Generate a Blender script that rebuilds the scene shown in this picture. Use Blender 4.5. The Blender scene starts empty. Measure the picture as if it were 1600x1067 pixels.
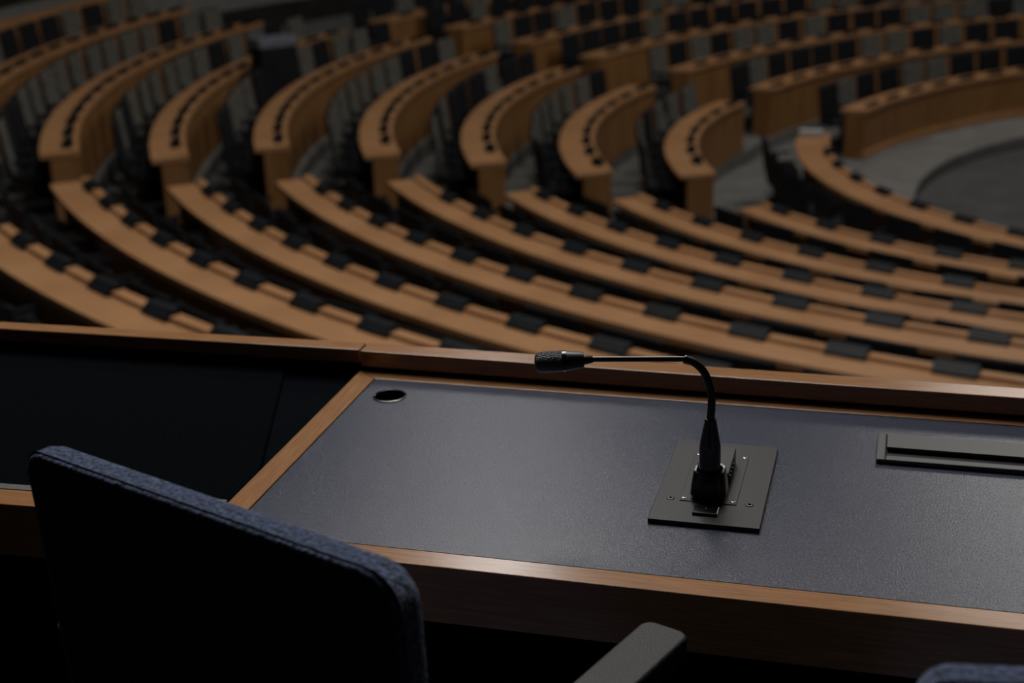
import bpy, bmesh, math, random
from mathutils import Vector, Matrix

S = bpy.context.scene
COL = S.collection
PI = math.pi
rad = math.radians
random.seed(7)

# ------------------------------------------------------------------ camera
PITCH, ROLL, FPX = 0.35153677, -0.0352607, 2218.8258
fwd = Vector((0, math.cos(PITCH), -math.sin(PITCH)))
right = Vector((1, 0, 0))
up = right.cross(fwd)
cr, sr = math.cos(ROLL), math.sin(ROLL)
r2 = cr * right + sr * up
u2 = -sr * right + cr * up
cam = bpy.data.cameras.new('camera')
cam.sensor_width = 36.0
cam.lens = FPX / 1600 * 36
cam.clip_start, cam.clip_end = 0.05, 200
cam.dof.use_dof = True
cam.dof.focus_distance = 1.78
cam.dof.aperture_fstop = 4.3
cam_o = bpy.data.objects.new('camera', cam)
COL.objects.link(cam_o)
cam_o.matrix_world = Matrix(((r2.x, u2.x, -fwd.x, 0), (r2.y, u2.y, -fwd.y, 0), (r2.z, u2.z, -fwd.z, 1.6), (0, 0, 0, 1)))
S.camera = cam_o

# ------------------------------------------------------------------ world, lights, exposure
w = bpy.data.worlds.new('dim_hall'); S.world = w
w.use_nodes = True
w.node_tree.nodes['Background'].inputs[0].default_value = (0.5, 0.55, 0.65, 1)
w.node_tree.nodes['Background'].inputs[1].default_value = 0.03
S.view_settings.view_transform = 'Standard'
S.view_settings.look = 'None'
S.view_settings.gamma = 1
S.view_settings.use_curve_mapping = False
S.view_settings.exposure = 0.2
S.cycles.use_denoising = True
S.cycles.max_bounces = 5
S.cycles.diffuse_bounces = 3
S.cycles.sample_clamp_indirect = 4

def area_light(name, loc, target, size, power, col=(1, 1, 1), sy=None):
    l = bpy.data.lights.new(name, 'AREA')
    l.shape = 'RECTANGLE' if sy else 'DISK'
    l.size = size
    if sy: l.size_y = sy
    l.energy = power; l.color = col
    o = bpy.data.objects.new(name, l); COL.objects.link(o)
    o.location = loc
    o.rotation_euler = (Vector(target) - Vector(loc)).to_track_quat('-Z', 'Y').to_euler()
    return o

area_light('ceiling_or_fill_light', (-0.20, 13.0, 6.85), (-0.4, 2.0, 0.75), 0.9, 42, (1.0, 0.99, 0.98), sy=1.7)
area_light('ceiling_or_fill_light', (-0.5, 5.6, 6.6), (-0.4, 1.9, 0.7), 4.2, 250, (1.0, 0.98, 0.96))  # added soft fill for the balcony desk, not a fixture of the hall
area_light('ceiling_or_fill_light', (0.3, 10.8, 10.3), (-3.0, 15, -2), 3.2, 640, (1.0, 0.96, 0.9))
area_light('ceiling_or_fill_light', (9.0, 19.0, 9.6), (8.5, 18, -2), 6.0, 480, (1.0, 0.96, 0.9))

# ------------------------------------------------------------------ materials
def new_mat(name):
    m = bpy.data.materials.new(name); m.use_nodes = True
    nt = m.node_tree; b = nt.nodes['Principled BSDF']
    return m, nt, b

def N(nt, t, **kw):
    n = nt.nodes.new(t)
    for k, v in kw.items():
        if k in n.inputs: n.inputs[k].default_value = v
        else: setattr(n, k, v)
    return n

def noise_mat(name, c1, c2, scale=20, rough=0.5, bump=0.0, bscale=None, stretch=(1, 1, 1), detail=4, spec=0.5, lo=0.35, hi=0.65, bdist=0.001, sheen=0.0, coord='Object', rough2=None):
    m, nt, b = new_mat(name)
    tc = N(nt, 'ShaderNodeTexCoord')
    mp = N(nt, 'ShaderNodeMapping'); mp.inputs['Scale'].default_value = stretch
    nt.links.new(tc.outputs[coord], mp.inputs[0])
    nz = N(nt, 'ShaderNodeTexNoise', Scale=scale, Detail=detail, Roughness=0.6)
    nt.links.new(mp.outputs[0], nz.inputs['Vector'])
    cr_ = N(nt, 'ShaderNodeValToRGB')
    cr_.color_ramp.elements[0].position = lo; cr_.color_ramp.elements[1].position = hi
    cr_.color_ramp.elements[0].color = (*c1, 1); cr_.color_ramp.elements[1].color = (*c2, 1)
    nt.links.new(nz.outputs['Fac'], cr_.inputs[0])
    nt.links.new(cr_.outputs[0], b.inputs['Base Color'])
    b.inputs['Roughness'].default_value = rough
    b.inputs['Specular IOR Level'].default_value = spec
    if sheen:
        b.inputs['Sheen Weight'].default_value = sheen
        b.inputs['Sheen Roughness'].default_value = 0.5
    if rough2 is not None:
        mr = N(nt, 'ShaderNodeMapRange'); mr.inputs[3].default_value = rough; mr.inputs[4].default_value = rough2
        nt.links.new(nz.outputs['Fac'], mr.inputs[0]); nt.links.new(mr.outputs[0], b.inputs['Roughness'])
    if bump:
        n2 = N(nt, 'ShaderNodeTexNoise', Scale=bscale or scale, Detail=3)
        nt.links.new(mp.outputs[0], n2.inputs['Vector'])
        bp = N(nt, 'ShaderNodeBump', Strength=bump, Distance=bdist)
        nt.links.new(n2.outputs['Fac'], bp.inputs['Height'])
        nt.links.new(bp.outputs[0], b.inputs['Normal'])
    return m

def plain(name, c, rough=0.5, metal=0.0, spec=0.5):
    return noise_mat(name, tuple(x * 0.9 for x in c), tuple(min(1, x * 1.1) for x in c), 60, rough, spec=spec) if not metal else metal_mat(name, c, rough)

def metal_mat(name, c, rough):
    m = noise_mat(name, tuple(x * 0.9 for x in c), tuple(min(1, x * 1.1) for x in c), 90, rough)
    m.node_tree.nodes['Principled BSDF'].inputs['Metallic'].default_value = 1
    return m

WOOD1, WOOD2 = (0.275, 0.128, 0.053), (0.445, 0.222, 0.100)
M = {}
M['wood_u'] = noise_mat('oak_grain_lengthwise', WOOD1, WOOD2, 14, 0.20, 0.12, 60, (1.2, 22, 22), 6, 0.5, 0.3, 0.7, 0.0004)
M['wood_v'] = noise_mat('oak_grain_crosswise', WOOD1, WOOD2, 14, 0.20, 0.12, 60, (22, 1.2, 22), 6, 0.5, 0.3, 0.7, 0.0004)
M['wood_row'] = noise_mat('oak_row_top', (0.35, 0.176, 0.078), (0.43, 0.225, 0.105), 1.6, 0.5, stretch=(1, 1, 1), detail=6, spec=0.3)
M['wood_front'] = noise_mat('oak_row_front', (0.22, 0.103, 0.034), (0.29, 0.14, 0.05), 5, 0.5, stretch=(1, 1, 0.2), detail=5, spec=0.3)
M['mat'] = noise_mat('blue_grey_leather', (0.033, 0.037, 0.057), (0.078, 0.085, 0.119), 480, 0.19, 0.7, 480, detail=2, spec=0.35, lo=0.3, hi=0.7, bdist=0.0006)
M['black'] = noise_mat('black_plastic', (0.006, 0.006, 0.007), (0.012, 0.012, 0.013), 300, 0.42, 0.12, 500, bdist=0.0003, spec=0.4)
M['black_gloss'] = noise_mat('black_gloss', (0.005, 0.005, 0.006), (0.01, 0.01, 0.011), 200, 0.22, spec=0.6)
M['plate'] = noise_mat('black_anodised_plate', (0.010, 0.010, 0.010), (0.016, 0.016, 0.0155), 400, 0.46, 0.15, 600, bdist=0.0003, spec=0.3)
M['grey_metal'] = noise_mat('dark_grey_metal', (0.035, 0.036, 0.035), (0.05, 0.05, 0.048), 300, 0.42, 0.1, 500, bdist=0.0003)
M['steel'] = metal_mat('steel', (0.36, 0.36, 0.35), 0.34)
M['dull_metal'] = metal_mat('dull_metal', (0.13, 0.13, 0.125), 0.5)
M['hole_shade'] = noise_mat('painted_recess_shade', (0.0006, 0.0006, 0.0006), (0.0012, 0.0012, 0.0012), 50, 0.9, spec=0.0)  # near-black colour standing in for the shade inside screw and bolt holes
M['trim_metal'] = noise_mat('satin_trim', (0.075, 0.073, 0.067), (0.10, 0.097, 0.09), 80, 0.5)
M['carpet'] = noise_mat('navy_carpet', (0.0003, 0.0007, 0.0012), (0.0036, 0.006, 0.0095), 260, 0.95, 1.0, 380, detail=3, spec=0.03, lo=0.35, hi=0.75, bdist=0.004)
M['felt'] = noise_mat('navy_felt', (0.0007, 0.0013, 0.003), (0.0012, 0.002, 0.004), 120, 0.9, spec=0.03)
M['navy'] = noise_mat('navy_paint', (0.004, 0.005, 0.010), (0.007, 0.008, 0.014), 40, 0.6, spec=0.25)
M['wool'] = noise_mat('navy_wool', (0.006, 0.012, 0.036), (0.16, 0.22, 0.40), 190, 0.95, 1.0, 190, detail=4, spec=0.1, lo=0.36, hi=0.7, bdist=0.012, sheen=0.3)
M['wool_back'] = noise_mat('navy_backing', (0.030, 0.042, 0.085), (0.055, 0.075, 0.14), 260, 0.95, 0.5, 260, spec=0.1, bdist=0.002)
M['arm'] = noise_mat('grey_armrest_rubber', (0.013, 0.0127, 0.013), (0.030, 0.0292, 0.0295), 300, 0.5, 0.5, 380, spec=0.22, bdist=0.0012)
M['chair_black'] = noise_mat('black_chair_fabric', (0.005, 0.006, 0.008), (0.013, 0.014, 0.017), 9, 0.7, spec=0.25)
M['chair_grey'] = noise_mat('grey_chair_fabric', (0.085, 0.080, 0.070), (0.145, 0.138, 0.12), 9, 0.85, spec=0.2)
M['console'] = noise_mat('black_console', (0.005, 0.0065, 0.009), (0.012, 0.015, 0.018), 30, 0.55, spec=0.25)
M['carpet_grey'] = noise_mat('grey_carpet', (0.125, 0.125, 0.118), (0.175, 0.172, 0.165), 3, 0.95, spec=0.1, detail=6)
M['step_grey'] = noise_mat('pale_grey_step', (0.165, 0.16, 0.153), (0.21, 0.205, 0.197), 3, 0.9, spec=0.1, detail=6)
M['pit_grey'] = noise_mat('dark_grey_carpet', (0.07, 0.072, 0.072), (0.10, 0.10, 0.10), 2, 0.95, spec=0.1, detail=6)
M['gallery_floor'] = noise_mat('navy_gallery_carpet', (0.006, 0.007, 0.010), (0.012, 0.014, 0.018), 60, 0.95, spec=0.1)
M['wall'] = noise_mat('dark_wall', (0.05, 0.048, 0.045), (0.07, 0.067, 0.062), 2, 0.9, spec=0.1)
M['pale'] = noise_mat('pale_plastic', (0.42, 0.41, 0.40), (0.52, 0.51, 0.50), 12, 0.6)
M['paleblue'] = noise_mat('pale_blue_lid', (0.14, 0.15, 0.19), (0.18, 0.19, 0.24), 12, 0.4)

# grille: fine pierced metal mesh
def grille_mat():
    m, nt, b = new_mat('pierced_grille')
    tc = N(nt, 'ShaderNodeTexCoord')
    vo = N(nt, 'ShaderNodeTexVoronoi', Scale=620.0)
    nt.links.new(tc.outputs['Object'], vo.inputs['Vector'])
    rp = N(nt, 'ShaderNodeValToRGB')
    rp.color_ramp.elements[0].position = 0.25; rp.color_ramp.elements[0].color = (0.002, 0.002, 0.002, 1)
    rp.color_ramp.elements[1].position = 0.6; rp.color_ramp.elements[1].color = (0.035, 0.036, 0.038, 1)
    nt.links.new(vo.outputs['Distance'], rp.inputs[0]); nt.links.new(rp.outputs[0], b.inputs['Base Color'])
    b.inputs['Roughness'].default_value = 0.4
    bp = N(nt, 'ShaderNodeBump', Strength=1.0, Distance=0.0012)
    nt.links.new(vo.outputs['Distance'], bp.inputs['Height']); nt.links.new(bp.outputs[0], b.inputs['Normal'])
    return m
M['grille'] = grille_mat()

# ------------------------------------------------------------------ mesh helpers
def mesh_from(name, vf, mat, smooth=False):
    me = bpy.data.meshes.new(name)
    me.from_pydata(vf[0], [], vf[1])
    bm = bmesh.new(); bm.from_mesh(me)
    bmesh.ops.recalc_face_normals(bm, faces=bm.faces); bm.to_mesh(me); bm.free()
    me.materials.append(mat)
    if smooth:
        for p in me.polygons: p.use_smooth = True
    return me

def link(name, me, parent=None):
    o = bpy.data.objects.new(name, me); COL.objects.link(o)
    if parent is not None: o.parent = parent
    return o

def bm_obj(name, bm, mat, parent=None, smooth=False, auto=None):
    me = bpy.data.meshes.new(name)
    bmesh.ops.recalc_face_normals(bm, faces=bm.faces)
    bm.to_mesh(me); bm.free(); me.materials.append(mat)
    if smooth or auto:
        for p in me.polygons: p.use_smooth = True
        if auto: me.set_sharp_from_angle(angle=rad(auto))
    return link(name, me, parent)

def bx(bm, x0, x1, y0, y1, z0, z1, mtx=None):
    vs = [bm.verts.new((x, y, z)) for z in (z0, z1) for y in (y0, y1) for x in (x0, x1)]
    fs = [(0, 1, 3, 2), (4, 6, 7, 5), (0, 4, 5, 1), (2, 3, 7, 6), (0, 2, 6, 4), (1, 5, 7, 3)]
    out = [bm.faces.new([vs[i] for i in f]) for f in fs]
    if mtx is not None:
        for v in vs: v.co = mtx @ v.co
    return vs

def box(name, d, mat, parent=None, bev=0.0, seg=2, skew=None):
    bm = bmesh.new(); vs = bx(bm, *d)
    if skew:
        for v in vs: v.co = Vector(skew(v.co))
    if bev:
        bmesh.ops.recalc_face_normals(bm, faces=bm.faces)
        bmesh.ops.bevel(bm, geom=list(bm.edges), offset=bev, segments=max(seg, 4 if bev > .008 else 2), affect='EDGES', profile=0.5)
        return bm_obj(name, bm, mat, parent)
    return bm_obj(name, bm, mat, parent)

def prism(name, pts, z0, z1, mat, parent=None, bev=0.0):
    bm = bmesh.new()
    a = [bm.verts.new((x, y, z0)) for x, y in pts]; b = [bm.verts.new((x, y, z1)) for x, y in pts]
    bm.faces.new(a); bm.faces.new(b)
    n = len(pts)
    for i in range(n): bm.faces.new((a[i], a[(i + 1) % n], b[(i + 1) % n], b[i]))
    if bev:
        bmesh.ops.recalc_face_normals(bm, faces=bm.faces)
        bmesh.ops.bevel(bm, geom=list(bm.edges), offset=bev, segments=2, affect='EDGES', profile=0.5)
        return bm_obj(name, bm, mat, parent)
    return bm_obj(name, bm, mat, parent)

def sweep_arc(prof, c, a0, a1, step=2.0):
    """closed radial profile [(rho,z)] swept about vertical axis c from angle a0 to a1 (degrees)"""
    n = max(2, int(abs(a1 - a0) / step) + 1); k = len(prof)
    V, F = [], []
    for i in range(n + 1):
        a = rad(a0 + (a1 - a0) * i / n)
        for r, z in prof: V.append((c[0] + r * math.cos(a), c[1] + r * math.sin(a), z))
    for i in range(n):
        for j in range(k):
            F.append((i * k + j, i * k + (j + 1) % k, (i + 1) * k + (j + 1) % k, (i + 1) * k + j))
    F.append(tuple(range(k))); F.append(tuple(range(n * k, n * k + k)))
    return V, F

def rect(r0, r1, z0, z1): return [(r0, z0), (r1, z0), (r1, z1), (r0, z1)]

def frame_from(t):
    t = t.normalized(); a = Vector((0, 0, 1)) if abs(t.z) < 0.9 else Vector((0, 1, 0))
    x = a.cross(t).normalized(); return x, t.cross(x)

def tube_bm(bm, pts, radii, seg=16, cap=True):
    pts = [Vector(p) for p in pts]; rings = []; x = None
    for i, p in enumerate(pts):
        t = (pts[min(i + 1, len(pts) - 1)] - pts[max(i - 1, 0)])
        t.normalize()
        if x is None: x, y = frame_from(t)
        else:
            x = (x - t * x.dot(t)).normalized(); y = t.cross(x)
        r = radii if isinstance(radii, (int, float)) else radii[i]
        rings.append([bm.verts.new(p + r * (math.cos(2 * PI * k / seg) * x + math.sin(2 * PI * k / seg) * y)) for k in range(seg)])
    for a, b in zip(rings, rings[1:]):
        for k in range(seg): bm.faces.new((a[k], a[(k + 1) % seg], b[(k + 1) % seg], b[k]))
    if cap: bm.faces.new(rings[0]); bm.faces.new(rings[-1])

def tube(name, pts, radii, mat, parent=None, seg=16, auto=40):
    bm = bmesh.new(); tube_bm(bm, pts, radii, seg)
    return bm_obj(name, bm, mat, parent, auto=auto)

def lathe(name, p0, p1, prof, mat, parent=None, seg=32, auto=40, closed=False):
    p0, p1 = Vector(p0), Vector(p1); t = (p1 - p0).normalized(); x, y = frame_from(t)
    bm = bmesh.new(); rings = []
    for s_, r_ in prof:
        rings.append([bm.verts.new(p0 + t * s_ + r_ * (math.cos(2 * PI * k / seg) * x + math.sin(2 * PI * k / seg) * y)) for k in range(seg)])
    pairs = list(zip(rings, rings[1:])) + ([(rings[-1], rings[0])] if closed else [])
    for a, b in pairs:
        for k in range(seg): bm.faces.new((a[k], a[(k + 1) % seg], b[(k + 1) % seg], b[k]))
    if not closed: bm.faces.new(rings[0]); bm.faces.new(rings[-1])
    return bm_obj(name, bm, mat, parent, auto=auto)

def smooth_path(pts, n=6):
    P = [Vector(p) for p in pts]; out = []
    for i in range(len(P) - 1):
        p0, p1, p2, p3 = P[max(i - 1, 0)], P[i], P[i + 1], P[min(i + 2, len(P) - 1)]
        for k in range(n):
            t = k / n
            out.append(0.5 * ((2 * p1) + (p2 - p0) * t + (2 * p0 - 5 * p1 + 4 * p2 - p3) * t * t + (3 * p1 - p0 - 3 * p2 + p3) * t ** 3))
    out.append(P[-1]); return out

def thing(name, label, cat, loc=(0, 0, 0), rz=0.0, group=None):
    o = bpy.data.objects.new(name, None); COL.objects.link(o)
    o.empty_display_size = 0.1
    o.location = loc; o.rotation_euler = (0, 0, rz)
    o['label'] = label; o['category'] = cat
    if group: o['group'] = group
    return o

def struct(o): o['kind'] = 'structure'; return o

ORD = ['zeroth', 'first', 'second', 'third', 'fourth', 'fifth', 'sixth', 'seventh', 'eighth', 'ninth', 'tenth', 'eleventh', 'twelfth', 'thirteenth', 'fourteenth', 'fifteenth', 'sixteenth', 'seventeenth', 'eighteenth', 'nineteenth', 'twentieth', 'twenty-first', 'twenty-second', 'twenty-third', 'twenty-fourth', 'twenty-fifth', 'twenty-sixth', 'twenty-seventh', 'twenty-eighth']

# ------------------------------------------------------------------ hall geometry
C0 = (8.2334, 16.8241)                    # axis of the near and left blocks
CF = (12.23, 15.28)                       # axis of the far block
CH = (9.623, 17.124)                      # axis of the innermost near row
ROWS = 'YZABCDEFGH'
R = dict(Y=15.15, Z=14.131, A=13.117, B=12.113, C=11.065, D=9.925, E=8.757, F=7.58, G=6.28, H=4.532)
ZT = dict(Y=-0.69, Z=-0.896, A=-1.127, B=-1.344, C=-1.504, D=-1.692, E=-1.917, F=-2.119, G=-2.307, H=-2.513)
RF = dict(A=17.45, B=16.43, C=15.44, D=14.24, E=13.20, F=11.90, G=10.50, H=9.03)
LEFT_LO = dict(Y=-162, Z=-162, A=-162.2, B=-163.7, C=-168, D=-168.5, E=-169.6, F=-169.5, G=-172.4)
LEFT_HI = dict(Y=159, Z=159, A=157.5, B=154.1, C=150.3, D=150.2, E=147.4, F=147, G=144.4)
NEAR_LO = dict(Z=-155.5, A=-156.7, B=-158.1, C=-160, D=-161.4, E=-160.6, F=-160.5, G=-157.7, H=-197.3)
NEAR_HI = dict(Z=-122, A=-114, B=-110, C=-108, D=-106, E=-104, F=-104, G=-104, H=-113)
FAR_HI = dict(B=151, C=148.5, D=148.1, E=146.6, F=144.4, G=144.2, H=144.2)
FAR_LO = dict(B=126, C=120, D=112, E=104, F=97, G=99, H=104)
DH = 0.72
PIT_C, PIT_R = (10.9, 16.6), 5.75

# floor and tiers (setting)
floor_bm = bmesh.new()
def disc(bm, c, r, z, n=96):
    vs = [bm.verts.new((c[0] + r * math.cos(2 * PI * i / n), c[1] + r * math.sin(2 * PI * i / n), z)) for i in range(n)]
    return bm.faces.new(vs)
disc(floor_bm, (9, 15), 27, -3.42)
floor = struct(bm_obj('floor', floor_bm, M['pit_grey']))
pit = link('stage_step', mesh_from('stage_step', sweep_arc(rect(PIT_R, 9.4, -3.40, -3.245), PIT_C, 0, 359.999, 3), M['step_grey']), floor)
for i, k in enumerate(ROWS):
    z = ZT[k] - DH
    outer = 18.0 if k == 'Y' else R[ROWS[i - 1]] - 0.40
    inner = R[k] - 0.40
    if k == 'H':
        link('floor_tier', mesh_from('floor_tier', sweep_arc(rect(5.30, 7.3, -3.38, -3.23), CH, -235, -75, 3), M['carpet_grey']), floor)
        continue
    link('floor_tier', mesh_from('floor_tier', sweep_arc(rect(inner, outer, z - 0.24, z), C0, LEFT_HI[k] - 363.0, -62, 3), M['carpet_grey']), floor)
    # half-height step in the left aisle and at the far aisle
    zl = (ZT[ROWS[i + 1]] - DH + z) / 2
    if k not in 'Y':
        lo = LEFT_LO[k] + 0.6; hi = NEAR_LO[k] - 0.6
        link('aisle_step', mesh_from('aisle_step', sweep_arc(rect(inner - 0.30, inner, z - 0.24, zl), C0, lo, hi, 2), M['step_grey']), floor)
for i, k in enumerate('ABCDEFGH'):
    z = ZT[k] - DH - 0.004
    outer = 20.0 if k == 'A' else RF['ABCDEFGH'[i - 1]] - 0.40
    link('floor_tier', mesh_from('floor_tier', sweep_arc(rect(RF[k] - 0.40, outer, z - 0.24, z), CF, 72, FAR_HI.get(k, 152) + 4.5, 3), M['carpet_grey']), floor)

# outer walls, ceiling
wv = []
nW = 72
V, F = [], []
for i in range(nW):
    a = 2 * PI * i / nW
    V += [(9 + 26.8 * math.cos(a), 15 + 26.8 * math.sin(a), -3.42), (9 + 26.8 * math.cos(a), 15 + 26.8 * math.sin(a), 10.4)]
for i in range(nW):
    j = (i + 1) % nW; F.append((2 * i, 2 * j, 2 * j + 1, 2 * i + 1))
struct(link('wall_round', mesh_from('wall_round', (V, F), M['wall'])))
bm = bmesh.new(); disc(bm, (9, 15), 27, 10.4)
struct(bm_obj('ceiling', bm, M['step_grey']))
# low pale wall and top rail behind the outermost rows on the left
struct(link('wall_left', mesh_from('wall_left', sweep_arc(rect(15.85, 15.97, -1.41, -0.70), C0, 130, 198, 2), M['step_grey'])))

# ------------------------------------------------------------------ curved desk rows
def ring_row(block, k, c, r, zt, a0, a1, label, phase, pitch=0.67, cons=True, plinth=False, width=0.335, rise=0.028, cw=0.13, inset=0.045):
    mid = rad((a0 + a1) / 2)
    loc = Vector((c[0] + r * math.cos(mid), c[1] + r * math.sin(mid), zt - DH))
    t = thing('curved_desk', label, 'desk', loc, 0, f'curved desk rows of the {block} block')
    def part(name, prof, b0, b1, mat, step=2.0):
        V, F = sweep_arc(prof, c, b0, b1, step)
        V = [(x - loc.x, y - loc.y, z - loc.z) for x, y, z in V]
        return link(name, mesh_from(name, (V, F), mat), t)
    st = 1.5
    part('desktop', rect(r - width + 0.07, r, zt - 0.045, zt), a0, a1, M['wood_row'], st)
    part('ledge', rect(r - width, r - width + 0.075, zt - 0.05, zt + rise), a0, a1, M['wood_row'], st)
    d = math.degrees(0.05 / r)
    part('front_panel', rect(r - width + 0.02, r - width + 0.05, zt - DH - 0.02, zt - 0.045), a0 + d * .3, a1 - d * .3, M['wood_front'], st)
    for e0 in (a0 + d * .1, a1 - d * 1.1):
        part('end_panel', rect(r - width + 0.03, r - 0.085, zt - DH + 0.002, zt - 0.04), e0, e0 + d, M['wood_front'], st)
    if plinth:
        part('plinth', rect(r - width - 0.015, r - width + 0.045, -3.235, -3.13), a0, a1, M['wood_row'], st)
    if cons:
        da = math.degrees(pitch / (r - 0.3))
        me = None
        a = a0 + phase * da
        while a < a1 - 0.25 * da:
            if me is None:
                bm = bmesh.new()
                # wedge-shaped panel: local x tangential, y outward
                P = [(0.060, 0.000), (0.060, 0.022), (0.010, 0.062), (-0.040, 0.062), (-0.040, 0.0)]
                A = [bm.verts.new((-cw, y * cw / .13, z)) for y, z in P]; B = [bm.verts.new((cw, y * cw / .13, z)) for y, z in P]
                bm.faces.new(A); bm.faces.new(B)
                for q in range(5): bm.faces.new((A[q], A[(q + 1) % 5], B[(q + 1) % 5], B[q]))
                bmesh.ops.recalc_face_normals(bm, faces=bm.faces)
                me = bpy.data.meshes.new('console'); bm.to_mesh(me); bm.free(); me.materials.append(M['console'])
            o = link('console', me, t)
            aa = rad(a); rr = r - width + inset
            o.location = (c[0] + rr * math.cos(aa) - loc.x, c[1] + rr * math.sin(aa) - loc.y, DH)
            o.rotation_euler = (0, 0, aa - PI / 2)
            a += da
    return t

# chairs of the hall: one of each kind, then copies
def chair_meshes(top, grey):
    ms = []; hw = .262 if top > .985 else .242 if top > .95 else .235
    bm = bmesh.new(); bx(bm, -.225, .225, -.20, .19, .40, .47); bmesh.ops.bevel(bm, geom=list(bm.edges), offset=.025, segments=1, affect='EDGES')
    ms.append(('seat', bm))
    bm = bmesh.new()
    for v in bx(bm, -hw, hw, -.232, -.204, .40, top): v.co.y -= (v.co.z - .40) * .12
    bmesh.ops.bevel(bm, geom=list(bm.edges), offset=.013, segments=1, affect='EDGES')
    ms.append(('backrest', bm))
    bm = bmesh.new()
    for v in bx(bm, -hw + .02, hw - .02, -.206, -.180, .46, top - .015): v.co.y -= (v.co.z - .40) * .12
    bmesh.ops.bevel(bm, geom=list(bm.edges), offset=.012, segments=1, affect='EDGES')
    ms.append(('back_cushion', bm))
    for s in (-1, 1):
        bm = bmesh.new()
        bx(bm, s * .255 - .022, s * .255 + .022, -.19, .10, .60, .63); bx(bm, s * .255 - .012, s * .255 + .012, -.10, -.05, .41, .605)
        bx(bm, min(s * .21, s * .267), max(s * .21, s * .267), -.10, -.05, .41, .435)
        ms.append(('armrest', bm))
    bm = bmesh.new(); tube_bm(bm, [(0, 0, 0.02), (0, 0, .06), (0, 0, .061), (0, 0, .40)], [.22, .20, .035, .03], 12)
    ms.append(('pedestal', bm))
    out = []
    for k, bm in ms:
        me = bpy.data.meshes.new(k); bmesh.ops.recalc_face_normals(bm, faces=bm.faces); bm.to_mesh(me); bm.free()
        me.materials.append(M['chair_grey'] if k == 'back_cushion' and grey else M['chair_black'])
        out.append((k, me))
    return out
proto_chair = {}
def copy_tree(o, parent=None):
    c = o.copy(); COL.objects.link(c)
    if parent is not None: c.parent = parent
    for ch in list(o.children): copy_tree(ch, c)
    return c
def hall_chair(x, y, z, rz, label, group, top, grey):
    top = (top, grey)
    if top not in proto_chair:
        t = thing('swivel_chair', label, 'chair')
        for k, me in chair_meshes(*top): link(k, me, t)
        proto_chair[top] = t
    else:
        t = copy_tree(proto_chair[top])
    t.location = (x, y, z); t.rotation_euler = (0, 0, rz)
    t['label'] = label; t['group'] = group
    return t

n_chairs = 0
def row_chairs(block, c, r, zf, a0, a1, rowtxt, turn_p, where, top, grey=lambda a: .5, off=0.14, pitch=0.66, phase=.68):
    """chairs from azimuth a0 to a1, counted from a0"""
    global n_chairs
    sgn = 1 if a1 > a0 else -1
    da = math.degrees(pitch / (r + .1)); n = int(abs(a1 - a0) / da - 2 * phase + 1.0)
    for i in range(n):
        a = a0 + sgn * (phase + i) * da; aa = rad(a)
        turned = random.random() < turn_p
        sw = random.uniform(-.05, .05) * (2 if pitch > .65 else 1) + (PI if turned else 0)
        rr = r + off + random.uniform(0, .03) + (.30 if turned else 0)
        g = random.random() < grey(a)
        if math.hypot(c[0] + rr * math.cos(aa) + 2.98, c[1] + rr * math.sin(aa) - 18.8) < .66: continue
        hall_chair(c[0] + rr * math.cos(aa), c[1] + rr * math.sin(aa), zf, aa + PI / 2 + sw,
                   ('grey-cushioned' if g else 'black') + f' swivel chair, {ORD[min(i + 1, 28)]} from {where}, {rowtxt}',
                   f'swivel chairs of the {block} block', top, g)
        n_chairs += 1

# near block (rows between the balcony and the aisle), counted outwards from the balcony
for i, k in enumerate('ZABCDEFGH'):
    zt = ZT[k]
    nm = f'{ORD[i + 1]} near row'
    c, r = (CH, 5.937) if k == 'H' else (C0, R[k])
    ring_row('near', k, c, r, zt, NEAR_LO[k], NEAR_HI[k], f'long curved wooden desk, {ORD[i + 1]} row out from the balcony rail, near block',
             {'Z': .75, 'A': .57, 'B': .74, 'C': .99, 'D': 1.43, 'E': .52, 'F': .82, 'G': .51, 'H': 1.6}[k], width=0.43 if k == 'H' else 0.335,
             pitch=.70 if k in 'DEFGH' else .655)
    hi = {'Z': -133, 'A': -122, 'B': -117, 'C': -114, 'D': -111, 'E': -110, 'F': -110, 'G': -112, 'H': -124}[k]
    row_chairs('near', c, r, zt - DH, -152 if k == 'Z' else NEAR_LO[k] + (4 if k == 'H' else 0), hi, f'{ORD[i + 1]} near row from the balcony', 0.0, 'the left edge' if k == 'Z' else 'the aisle', .88, lambda a: 0.0)
# left block
for i, k in enumerate('YZABCDEFG'):
    zt = ZT[k]
    a0, a1 = LEFT_HI[k] - 360, LEFT_LO[k]
    ring_row('left', k, C0, R[k], zt, a0, a1, f'curved wooden desk, {ORD[i + 1]} row from the left wall, left block between the aisles' if i else
             'curved wooden desk along the low grey wall at the upper left', .5, pitch=.60, cons=(k != 'Y'), width={'D': .38, 'E': .40, 'F': .43, 'G': .42}.get(k, .355), rise=.010, cw=.135, inset=.085)
    if k != 'Y':
        row_chairs('left', C0, R[k], zt - DH, a0, a1, f'{ORD[i + 1]} left-block row from the wall', 0.0, 'the far aisle', .98, lambda a, k=k: (.95 if k == 'A' else .6) if -192 < a < -174 else .25 if a > -174 else .45, pitch=.60, off=.03)
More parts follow.
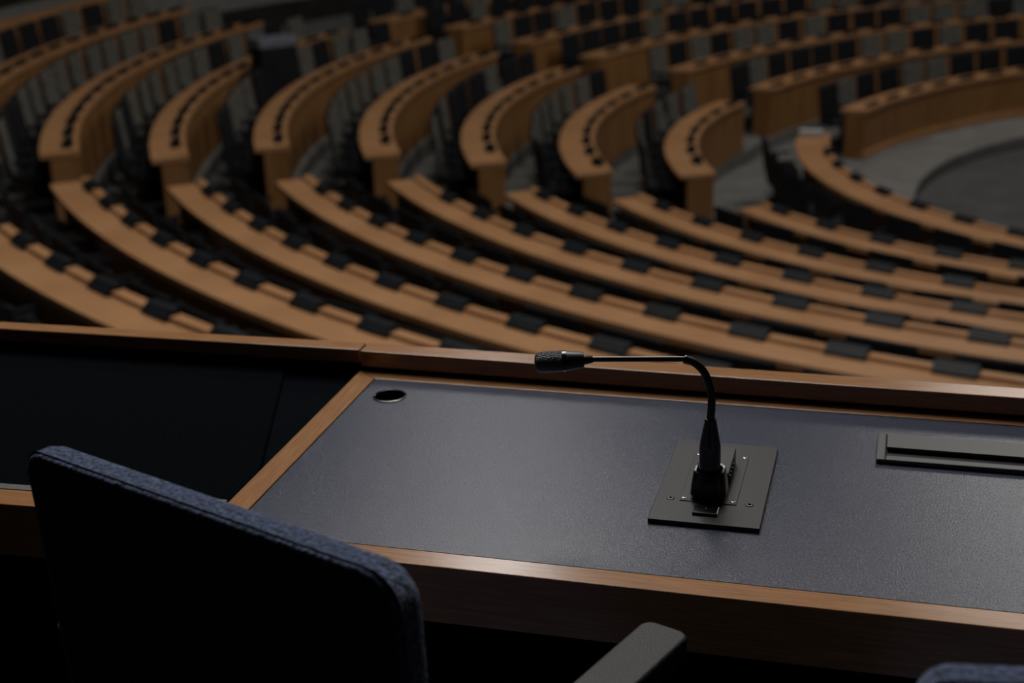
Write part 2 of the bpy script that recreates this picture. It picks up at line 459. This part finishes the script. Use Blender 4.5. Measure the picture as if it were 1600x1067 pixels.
# far block, counted from the front
for i, k in enumerate('HGFEDCB'):
    zt = ZT[k]
    ring_row('far', k, CF, RF[k], zt, FAR_LO[k], FAR_HI[k],
             'curved wooden front desk with tall panel on a plinth, beside the central floor' if k == 'H' else
             f'curved wooden desk, {ORD[i + 1]} row up from the central floor, far block', .5, plinth=(k == 'H'), width=.39, rise=.012, cw=.135, inset=.085)
    row_chairs('far', CF, RF[k], zt - DH, FAR_HI[k], FAR_LO[k] + 3, f'{ORD[i + 1]} far-block row up', 0.0, 'the aisle', .99, lambda a: .25, pitch=.59, off=.12)

# loose items in the hall
aa = rad(163.0)
t = thing('document_box', 'pale flat document box on the aisle end of the innermost desk', 'box', (CH[0] + 5.762 * math.cos(aa), CH[1] + 5.762 * math.sin(aa), ZT['H']), aa - PI / 2)
box('box_body', (-.07, .07, -.15, .15, 0.0005, .06), M['pale'], t, .006)
box('lid', (-.075, .075, -.155, .155, .06, .08), M['pale'], t, .006)
t = thing('equipment_case', 'black equipment case with pale blue lid among the upper left seats', 'case', (-2.98, 18.8, ZT['A'] - DH), rad(32))
box('case_body', (-.26, .26, -.17, .17, 0.0, .78), M['chair_black'], t, .01)
box('lid', (-.27, .27, -.18, .18, .78, .90), M['paleblue'], t, .015)

# ------------------------------------------------------------------ the balcony in front (u along the desk, v away from us)
YAW = -0.27873
def at_uv(u, v, z): return (u * math.cos(YAW) - v * math.sin(YAW), u * math.sin(YAW) + v * math.cos(YAW), z)
T = 0.75    # desk top height

bm = bmesh.new(); bx(bm, -6, 6, -6, 2.13, -0.25, 0.0)
gf = struct(bm_obj('floor_gallery', bm, M['gallery_floor'])); gf.rotation_euler = (0, 0, YAW)
bm = bmesh.new(); bx(bm, -6, 6, 2.062, 2.135, -1.6, T - 0.012)
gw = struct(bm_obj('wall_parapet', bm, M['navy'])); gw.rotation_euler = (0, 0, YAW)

# rails on the parapet
rail = thing('balcony_rail', 'square-edged wooden balcony rail running behind the desk with the microphone', 'rail', at_uv(-0.850, 2.0495, T), YAW - 0.0125)
box('rail_cap', (0.0015, 2.4, 0.0, 0.040, 0.007, 0.035), M['wood_u'], rail, .0016)
box('rail_support', (-0.0012, 2.4, 0.034, 0.0395, -0.0115, 0.007), M['navy'], rail)
rail2 = thing('balcony_rail', 'wooden balcony rail to the left of the desk, behind the dark side panel', 'rail', at_uv(-0.850, 2.054, T), YAW + 0.019)
box('rail_cap', (-2.4, -0.0015, 0.0, 0.034, 0.011, 0.035), M['wood_u'], rail2, .0016)
box('rail_support', (-2.4, 0.0, 0.028, 0.0335, -0.0115, 0.011), M['navy'], rail2)

# main desk
U0, U1 = -0.85, 1.05
desk = thing('speaker_desk', 'wooden balcony desk with inlaid blue-grey writing surface', 'desk', at_uv(0, 1.75, 0), YAW)
def D(v): return v - 1.75
GU, GV, GR = -0.763, 1.951, 0.0265
bm = bmesh.new()
outer = [bm.verts.new((x, y, T)) for x, y in [(-0.8115, D(1.4795)), (1.012, D(1.4795)), (1.012, D(2.011)), (-0.8115, D(2.0155))]]
inner = [bm.verts.new((GU + (GR - .001) * math.cos(2 * PI * i / 40), D(GV) + (GR - .001) * math.sin(2 * PI * i / 40), T)) for i in range(40)]
es = [bm.edges.new((l[i], l[(i + 1) % len(l)])) for l in (outer, inner) for i in range(len(l))]
bmesh.ops.triangle_fill(bm, use_beauty=True, use_dissolve=False, edges=es)
r_ = bmesh.ops.extrude_face_region(bm, geom=list(bm.faces))
for g in r_['geom']:
    if isinstance(g, bmesh.types.BMVert): g.co.z -= 0.02
bm_obj('writing_surface', bm, M['mat'], desk)
# wooden edging with mitred corners
prism('front_edge', [(U0, D(1.443)), (U1, D(1.4395)), (U1 - .036, D(1.4775)), (-0.8135, D(1.4775))], T - .024, T + .0008, M['wood_u'], desk, .0012)
prism('side_edge', [(U0, D(1.4432)), (-0.8137, D(1.478)), (-0.8137, D(2.0165)), (U0, D(2.0475))], T - .024, T + .0008, M['wood_v'], desk, .0012)
prism('back_edge', [(U0, D(2.048)), (-0.8135, D(2.017)), (1.012, D(2.0125)), (U1, D(2.043))], T - .024, T + .0008, M['wood_u'], desk, .0012)
prism('side_edge', [(U1, D(1.44)), (U1, D(2.043)), (1.014, D(2.012)), (1.014, D(1.478))], T - .024, T + .0008, M['wood_v'], desk, .0012)
box('apron', (U0 + .004, U1 - .004, D(1.446), D(1.464), T - .080, T - .0242), M['wood_u'], desk, .001)
for x in (U0 + .012, U1 - .034):
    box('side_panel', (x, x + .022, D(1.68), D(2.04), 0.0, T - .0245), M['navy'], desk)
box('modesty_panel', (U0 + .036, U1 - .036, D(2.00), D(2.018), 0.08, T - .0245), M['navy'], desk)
# cable grommet
gm = lathe('grommet', (GU, D(GV), T - .018), (GU, D(GV), T), [(0, GR - .001), (.0181, GR + .0005), (.0196, GR + .0003), (.0200, GR - .0015), (.0192, GR - .003), (0, GR - .003)], M['black_gloss'], desk, 48, 40, True)
lathe('cable_hole_well', (GU, D(GV), T - .07), (GU, D(GV), T), [(0, GR - .004), (.030, GR - .0035), (.0515, GR - .0031), (.0515, GR - .0035), (.030, GR - .004), (.002, GR - .005), (.002, .001)], M['black'], gm, 32)

# cable outlet at the right
ob = thing('cable_outlet', 'long dark grey cable outlet set in the desk top at right', 'outlet', at_uv(-0.012, 1.845, T), YAW)
LN = 0.42; H1 = 0.0075
box('frame_side', (0, .0125, 0.0, .091, 0.0003, H1), M['grey_metal'], ob, .0018)
box('frame_side', (LN - .0125, LN, 0.0, .091, 0.0003, H1), M['grey_metal'], ob, .0018)
box('frame_front', (0.0128, LN - .0128, 0.0, .0150, 0.0003, H1), M['grey_metal'], ob, .0018)
box('frame_back', (0.0128, LN - .0128, .0875, .091, 0.0003, H1), M['grey_metal'], ob, .001)
box('flap', (0.0135, LN - .0135, .040, .087, 0.0035, .0088), M['grey_metal'], ob, .0008)
box('slot', (0.0130, LN - .0130, .0152, .0872, 0.0003, .0012), M['black'], ob)

# microphone plate
pl = thing('mounting_plate', 'flat black metal plate screwed to the desk under the microphone', 'plate', at_uv(-0.2175, 1.7335, T), YAW)
def PU(u): return u + 0.2175
def PV(v): return v - 1.7335
box('plate_body', (PU(-.2885), PU(-.1465), PV(1.6085), PV(1.8585), 0.0004, .0065), M['plate'], pl, .0008)
ip = box('socket_plate', (PU(-.2565), PU(-.1825), PV(1.6665), PV(1.8175), .0065, .0078), M['plate'], pl, .0005)
def disc_part(name, u, v, z, r0, h, mat, parent):
    return tube(name, [(PU(u), PV(v), z), (PU(u), PV(v), z + h * .6), (PU(u), PV(v), z + h)], [r0, r0, r0 * .75], mat, parent, 14)
for u, v in ((-.2515, 1.6735), (-.1875, 1.6735), (-.2515, 1.811), (-.1875, 1.811)):
    sc = disc_part('screw', u, v, .0078, .0031, .0011, M['steel'], ip)
    disc_part('screw_recess_shade', u, v, .0089, .0015, .0002, M['hole_shade'], sc)  # flat disc coloured as the shade of the screw's recess
for u in (-.269, -.166):
    bo = disc_part('bolt', u, 1.671, .0065, .0052, .0006, M['hole_shade'], pl)  # disc coloured as countersink shade, no hole is cut
    ring = disc_part('bolt_ring', u, 1.671, .0071, .0040, .0004, M['dull_metal'], bo)
    disc_part('bolt_socket_shade', u, 1.671, .0075, .0027, .0002, M['hole_shade'], bo)  # disc on top, its black paints the socket's shade
# talk button below the socket
bt = box('button', (PU(-.2345), PU(-.2025), PV(1.6305), PV(1.6545), .0065, .0088), M['black_gloss'], pl, .0010)
box('button_lip', (PU(-.2345), PU(-.2025), PV(1.6295), PV(1.6325), .0066, .0104), M['plate'], bt, .0006)
tube('indicator', [(PU(-.2185), PV(1.645), .0088), (PU(-.2185), PV(1.645), .0095)], .0014, M['dull_metal'], bt, 10)
# latch block behind the socket
lb = box('latch_block', (PU(-.2415), PU(-.1985), PV(1.712), PV(1.795), .0079, .030), M['black'], pl, .0012)
for q in range(4):
    box('latch_rib', (PU(-.1986), PU(-.1966), PV(1.722 + q * .012), PV(1.726 + q * .012), .010, .022), M['grey_metal'], lb)
# socket housing (tapered, open collar)
def rrect(w, d, r, n=5):
    pts = []
    for cx, cy, a in ((w - r, d - r, 0), (-w + r, d - r, 90), (-w + r, -d + r, 180), (w - r, -d + r, 270)):
        for i in range(n + 1):
            t_ = rad(a + 90 * i / n); pts.append((cx + r * math.cos(t_), cy + r * math.sin(t_)))
    return pts
def loft(name, secs, c, mat, parent, auto=35):
    bm = bmesh.new(); rings = []
    for w_, d_, r_, z in secs: rings.append([bm.verts.new((c[0] + x, c[1] + y, z)) for x, y in rrect(w_, d_, r_)])
    n = len(rings[0])
    for a, b in zip(rings, rings[1:]):
        for k in range(n): bm.faces.new((a[k], a[(k + 1) % n], b[(k + 1) % n], b[k]))
    bm.faces.new(rings[0]); bm.faces.new(rings[-1])
    return bm_obj(name, bm, mat, parent, auto=auto)
BU, BV = -.2205, 1.690
loft('socket', [(.0185, .0175, .008, .0079), (.0235, .0225, .010, .0135), (.0225, .0215, .010, .026), (.0200, .0195, .011, .0440), (.0192, .0187, .011, .0452), (.0168, .0163, .011, .0446), (.0160, .0156, .011, .034)],
     (PU(BU), PV(BV)), M['black_gloss'], pl)

# gooseneck microphone
mi = thing('gooseneck_microphone', 'black gooseneck microphone plugged into the plate, head pointing left', 'microphone', at_uv(BU, BV, T), YAW)
def mp_(u, v, z): return (u - BU, v - BV, z)
lathe('connector_sleeve', mp_(BU, BV, 0), mp_(BU, BV, .1), [(.0342, .012), (.036, .0140), (.076, .0140), (.083, .0134), (.112, .0079), (.1165, .0074), (.1168, .005)], M['black_gloss'], mi, 32)
neck = smooth_path([mp_(-.2205, 1.69, .1150), mp_(-.2196, 1.69, .142), mp_(-.223, 1.6898, .1645), mp_(-.2315, 1.6895, .1825), mp_(-.2435, 1.688, .1935), mp_(-.2545, 1.6863, .1975)], 9)
bm = bmesh.new()
rr = [.0050 + (.0003 if (i % 2) else 0) for i in range(len(neck))]
tube_bm(bm, neck, rr, 18)
bm_obj('flexible_neck', bm, M['black'], mi, auto=50)
tube('neck_ferrule', [neck[-4], neck[-2], neck[-1] + (neck[-1] - neck[-2])], [.0058, .0058, .0052], M['black_gloss'], mi, 18)
P0 = Vector(mp_(-.2545, 1.6863, .1977)); P1 = Vector(mp_(-.374, 1.668, .1962))
tube('stem', [P0, P0.lerp(P1, .5), P1], .0036, M['black_gloss'], mi, 16)
# head along the axis from the stem tip
Q0 = Vector(mp_(-.371, 1.6680, .1962)); Q1 = Vector(mp_(-.4475, 1.6480, .1935)); ax = (Q1 - Q0).normalized()
def hp(s): return Q0 + ax * s
L = (Q1 - Q0).length
tube('head_collar', [hp(-.001), hp(0), hp(.011), hp(.0115)], [.004, .0048, .0066, .0066], M['black'], mi, 24)
hd = tube('head_body', [hp(.0105), hp(.011), hp(.014), hp(.033), hp(.0335)], [.008, .0100, .0105, .0127, .0127], M['black'], mi, 32)
tube('head_ring', [hp(.033), hp(.0333), hp(.0385), hp(.039)], [.0127, .0136, .0138, .0130], M['black_gloss'], hd, 32)
g = [(.0388, .0129), (.041, .0137), (.052, .0138), (.062, .0138), (.068, .0130), (.0715, .0115), (.0735, .0085), (.0742, .004)]
tube('grille', [hp(s) for s, _ in g], [r for _, r in g], M['grille'], hd, 32, auto=60)

# left side bay: neighbouring desk with a dark carpeted top
sb = thing('side_desk', 'neighbouring desk with dark carpeted top left of the wooden desk', 'desk', at_uv(-1.2, 1.75, 0), YAW)
def B(u): return u + 1.2
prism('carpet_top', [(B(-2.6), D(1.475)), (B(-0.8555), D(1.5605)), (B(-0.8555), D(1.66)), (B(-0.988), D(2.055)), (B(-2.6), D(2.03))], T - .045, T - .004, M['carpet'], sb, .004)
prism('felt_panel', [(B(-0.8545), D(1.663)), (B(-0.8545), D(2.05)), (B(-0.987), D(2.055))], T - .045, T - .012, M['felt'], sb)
def fs(co): return (co.x, co.y + (co.x - B(-0.86)) * 0.049, co.z)
box('metal_trim', (B(-2.6), B(-.8535), D(1.5425), D(1.5575), T - .02, T + .0018), M['trim_metal'], sb, .0008, skew=fs)
box('front_edge', (B(-2.6), B(-.8535), D(1.4995), D(1.5423), T - .024, T + .0008), M['wood_u'], sb, .0012, skew=fs)
box('apron', (B(-2.6), B(-.8535), D(1.5025), D(1.520), T - .080, T - .0242), M['wood_u'], sb, .001, skew=fs)
box('side_panel', (B(-2.6), B(-2.57), D(1.44), D(2.03), 0.0, T - .046), M['navy'], sb)
box('side_panel', (B(-.90), B(-.875), D(1.56), D(2.03), 0.0, T - .046), M['navy'], sb)

# ------------------------------------------------------------------ padded chairs
def rounded_outline(hw, z0, z1, rcs, n=8):
    rl, rc = rcs
    pts = [(-hw, z0), (-hw, z0 + .01)]
    pts += [(-hw + rl - rl * math.cos(rad(90 * i / n)), z1 - rl + rl * math.sin(rad(90 * i / n))) for i in range(n + 1)]
    pts += [(hw - rc + rc * math.sin(rad(90 * i / n)), z1 - rc + rc * math.cos(rad(90 * i / n))) for i in range(n + 1)]
    pts += [(hw, z0 + .01), (hw, z0)]
    return pts

def padded_chair(loc, rz, label, arm_drop=0.0, arm_slide=(0.0, 0.0)):
    t = thing('office_chair', label, 'chair', loc, rz, None)
    HW, ZB, ZTOP, RC = .2555, .46, 1.0, (.024, .036)
    def lean(z): return 0.04 * (ZTOP - z)
    # padding: stacked rounded outlines from the rear seam to the front
    secs = [(-.0015, .000), (.000, .004), (.000, .018), (.004, .030), (.012, .038), (.028, .0455), (.06, .052)]
    bm = bmesh.new(); rings = []
    for ins, dy in secs:
        ring = [bm.verts.new((x, dy + lean(z), z)) for x, z in rounded_outline(HW - ins, ZB + ins, ZTOP - ins, RC)]
        rings.append(ring)
    n = len(rings[0])
    for a, b in zip(rings, rings[1:]):
        for k in range(n): bm.faces.new((a[k], a[(k + 1) % n], b[(k + 1) % n], b[k]))
    bm.faces.new(rings[-1]); bm.faces.new(rings[0])
    br = bm_obj('backrest', bm, M['wool'], t, auto=50)
    # rear panel and welt
    bm = bmesh.new()
    o1 = rounded_outline(HW - .006, ZB + .006, ZTOP - .006, RC)
    a = [bm.verts.new((x, .002 + lean(z), z)) for x, z in o1]; b = [bm.verts.new((x * .995, -.004 + lean(z), z - .001)) for x, z in o1]
    n = len(a)
    for k in range(n): bm.faces.new((a[k], a[(k + 1) % n], b[(k + 1) % n], b[k]))
    bm.faces.new(a); bm.faces.new(b)
    bm_obj('back_panel', bm, M['wool_back'], br)
    welt = [(x, -.0015 + lean(z), z) for x, z in rounded_outline(HW - .004, ZB + .004, ZTOP - .004, RC)]
    bm = bmesh.new(); tube_bm(bm, welt, .0036, 8)
    bm_obj('piping', bm, M['wool'], br, smooth=True)
    # seat
    box('seat', (-.25, .25, .055, .52, .405, .48), M['wool'], t, .03, 3)
    box('seat_shell', (-.23, .23, .00, .49, .375, .408), M['black'], t, .01)
    box('back_bracket', (-.05, .05, -.02, .05, .36, .56), M['black'], t, .008)
    for s in (-1, 1):
        z = T + .0 - arm_drop
        cx = s * .280 - (.008 if s < 0 else 0); y0 = .035 + arm_slide[s > 0]
        bm = bmesh.new(); vs = bx(bm, cx - .030, cx + .030, y0, y0 + .20, z - .030, z)
        bmesh.ops.recalc_face_normals(bm, faces=bm.faces)
        vert_e = [e for e in bm.edges if abs(e.verts[0].co.z - e.verts[1].co.z) > .01]
        bmesh.ops.bevel(bm, geom=vert_e, offset=.016, segments=8, affect='EDGES', profile=.5)
        top_e = [e for e in bm.edges if abs(e.verts[0].co.z - e.verts[1].co.z) < 1e-5 and len([f for f in e.link_faces if abs(f.normal.z) < .5]) == 1]
        bmesh.ops.recalc_face_normals(bm, faces=bm.faces)
        bmesh.ops.bevel(bm, geom=top_e, offset=.005, segments=4, affect='EDGES', profile=.5)
        ar = bm_obj('armrest', bm, M['arm'], t)
        box('arm_post', (cx - .012, cx + .012, y0 + .09, y0 + .15, .40, z - .029), M['black'], ar, .004)
        box('arm_bracket', (min(cx - s * .07, cx + s * .012), max(cx - s * .07, cx + s * .012), y0 + .09, y0 + .15, .378, .402), M['black'], ar, .003)
    tube('gas_column', [(0, .26, .10), (0, .26, .24), (0, .26, .241), (0, .26, .38)], [.028, .028, .02, .02], M['black'], t, 18)
    for k in range(5):
        a = rad(72 * k + 18)
        d = Vector((math.cos(a), math.sin(a), 0)); c = Vector((0, .26, 0))
        lg = tube('leg', [c + d * .02 + Vector((0, 0, .10)), c + d * .16 + Vector((0, 0, .085)), c + d * .29 + Vector((0, 0, .066))], [.024, .020, .015], M['black'], t, 10)
        sd = Vector((-d.y, d.x, 0))
        tube('caster', [c + d * .29 + sd * .022 + Vector((0, 0, .029)), c + d * .29 - sd * .022 + Vector((0, 0, .029))], .0285, M['black_gloss'], lg, 14)
    return t

padded_chair(at_uv(-.630, 1.081, 0), YAW - rad(20.6), 'navy wool office chair with grey armrests, seen from behind at lower left', arm_slide=(0.0, .18))
padded_chair(at_uv(.287, .967, 0), YAW + rad(8), 'navy wool office chair, only its top edge showing at the bottom right corner', arm_drop=.13)
print('chairs', n_chairs, 'objects', len(bpy.data.objects))
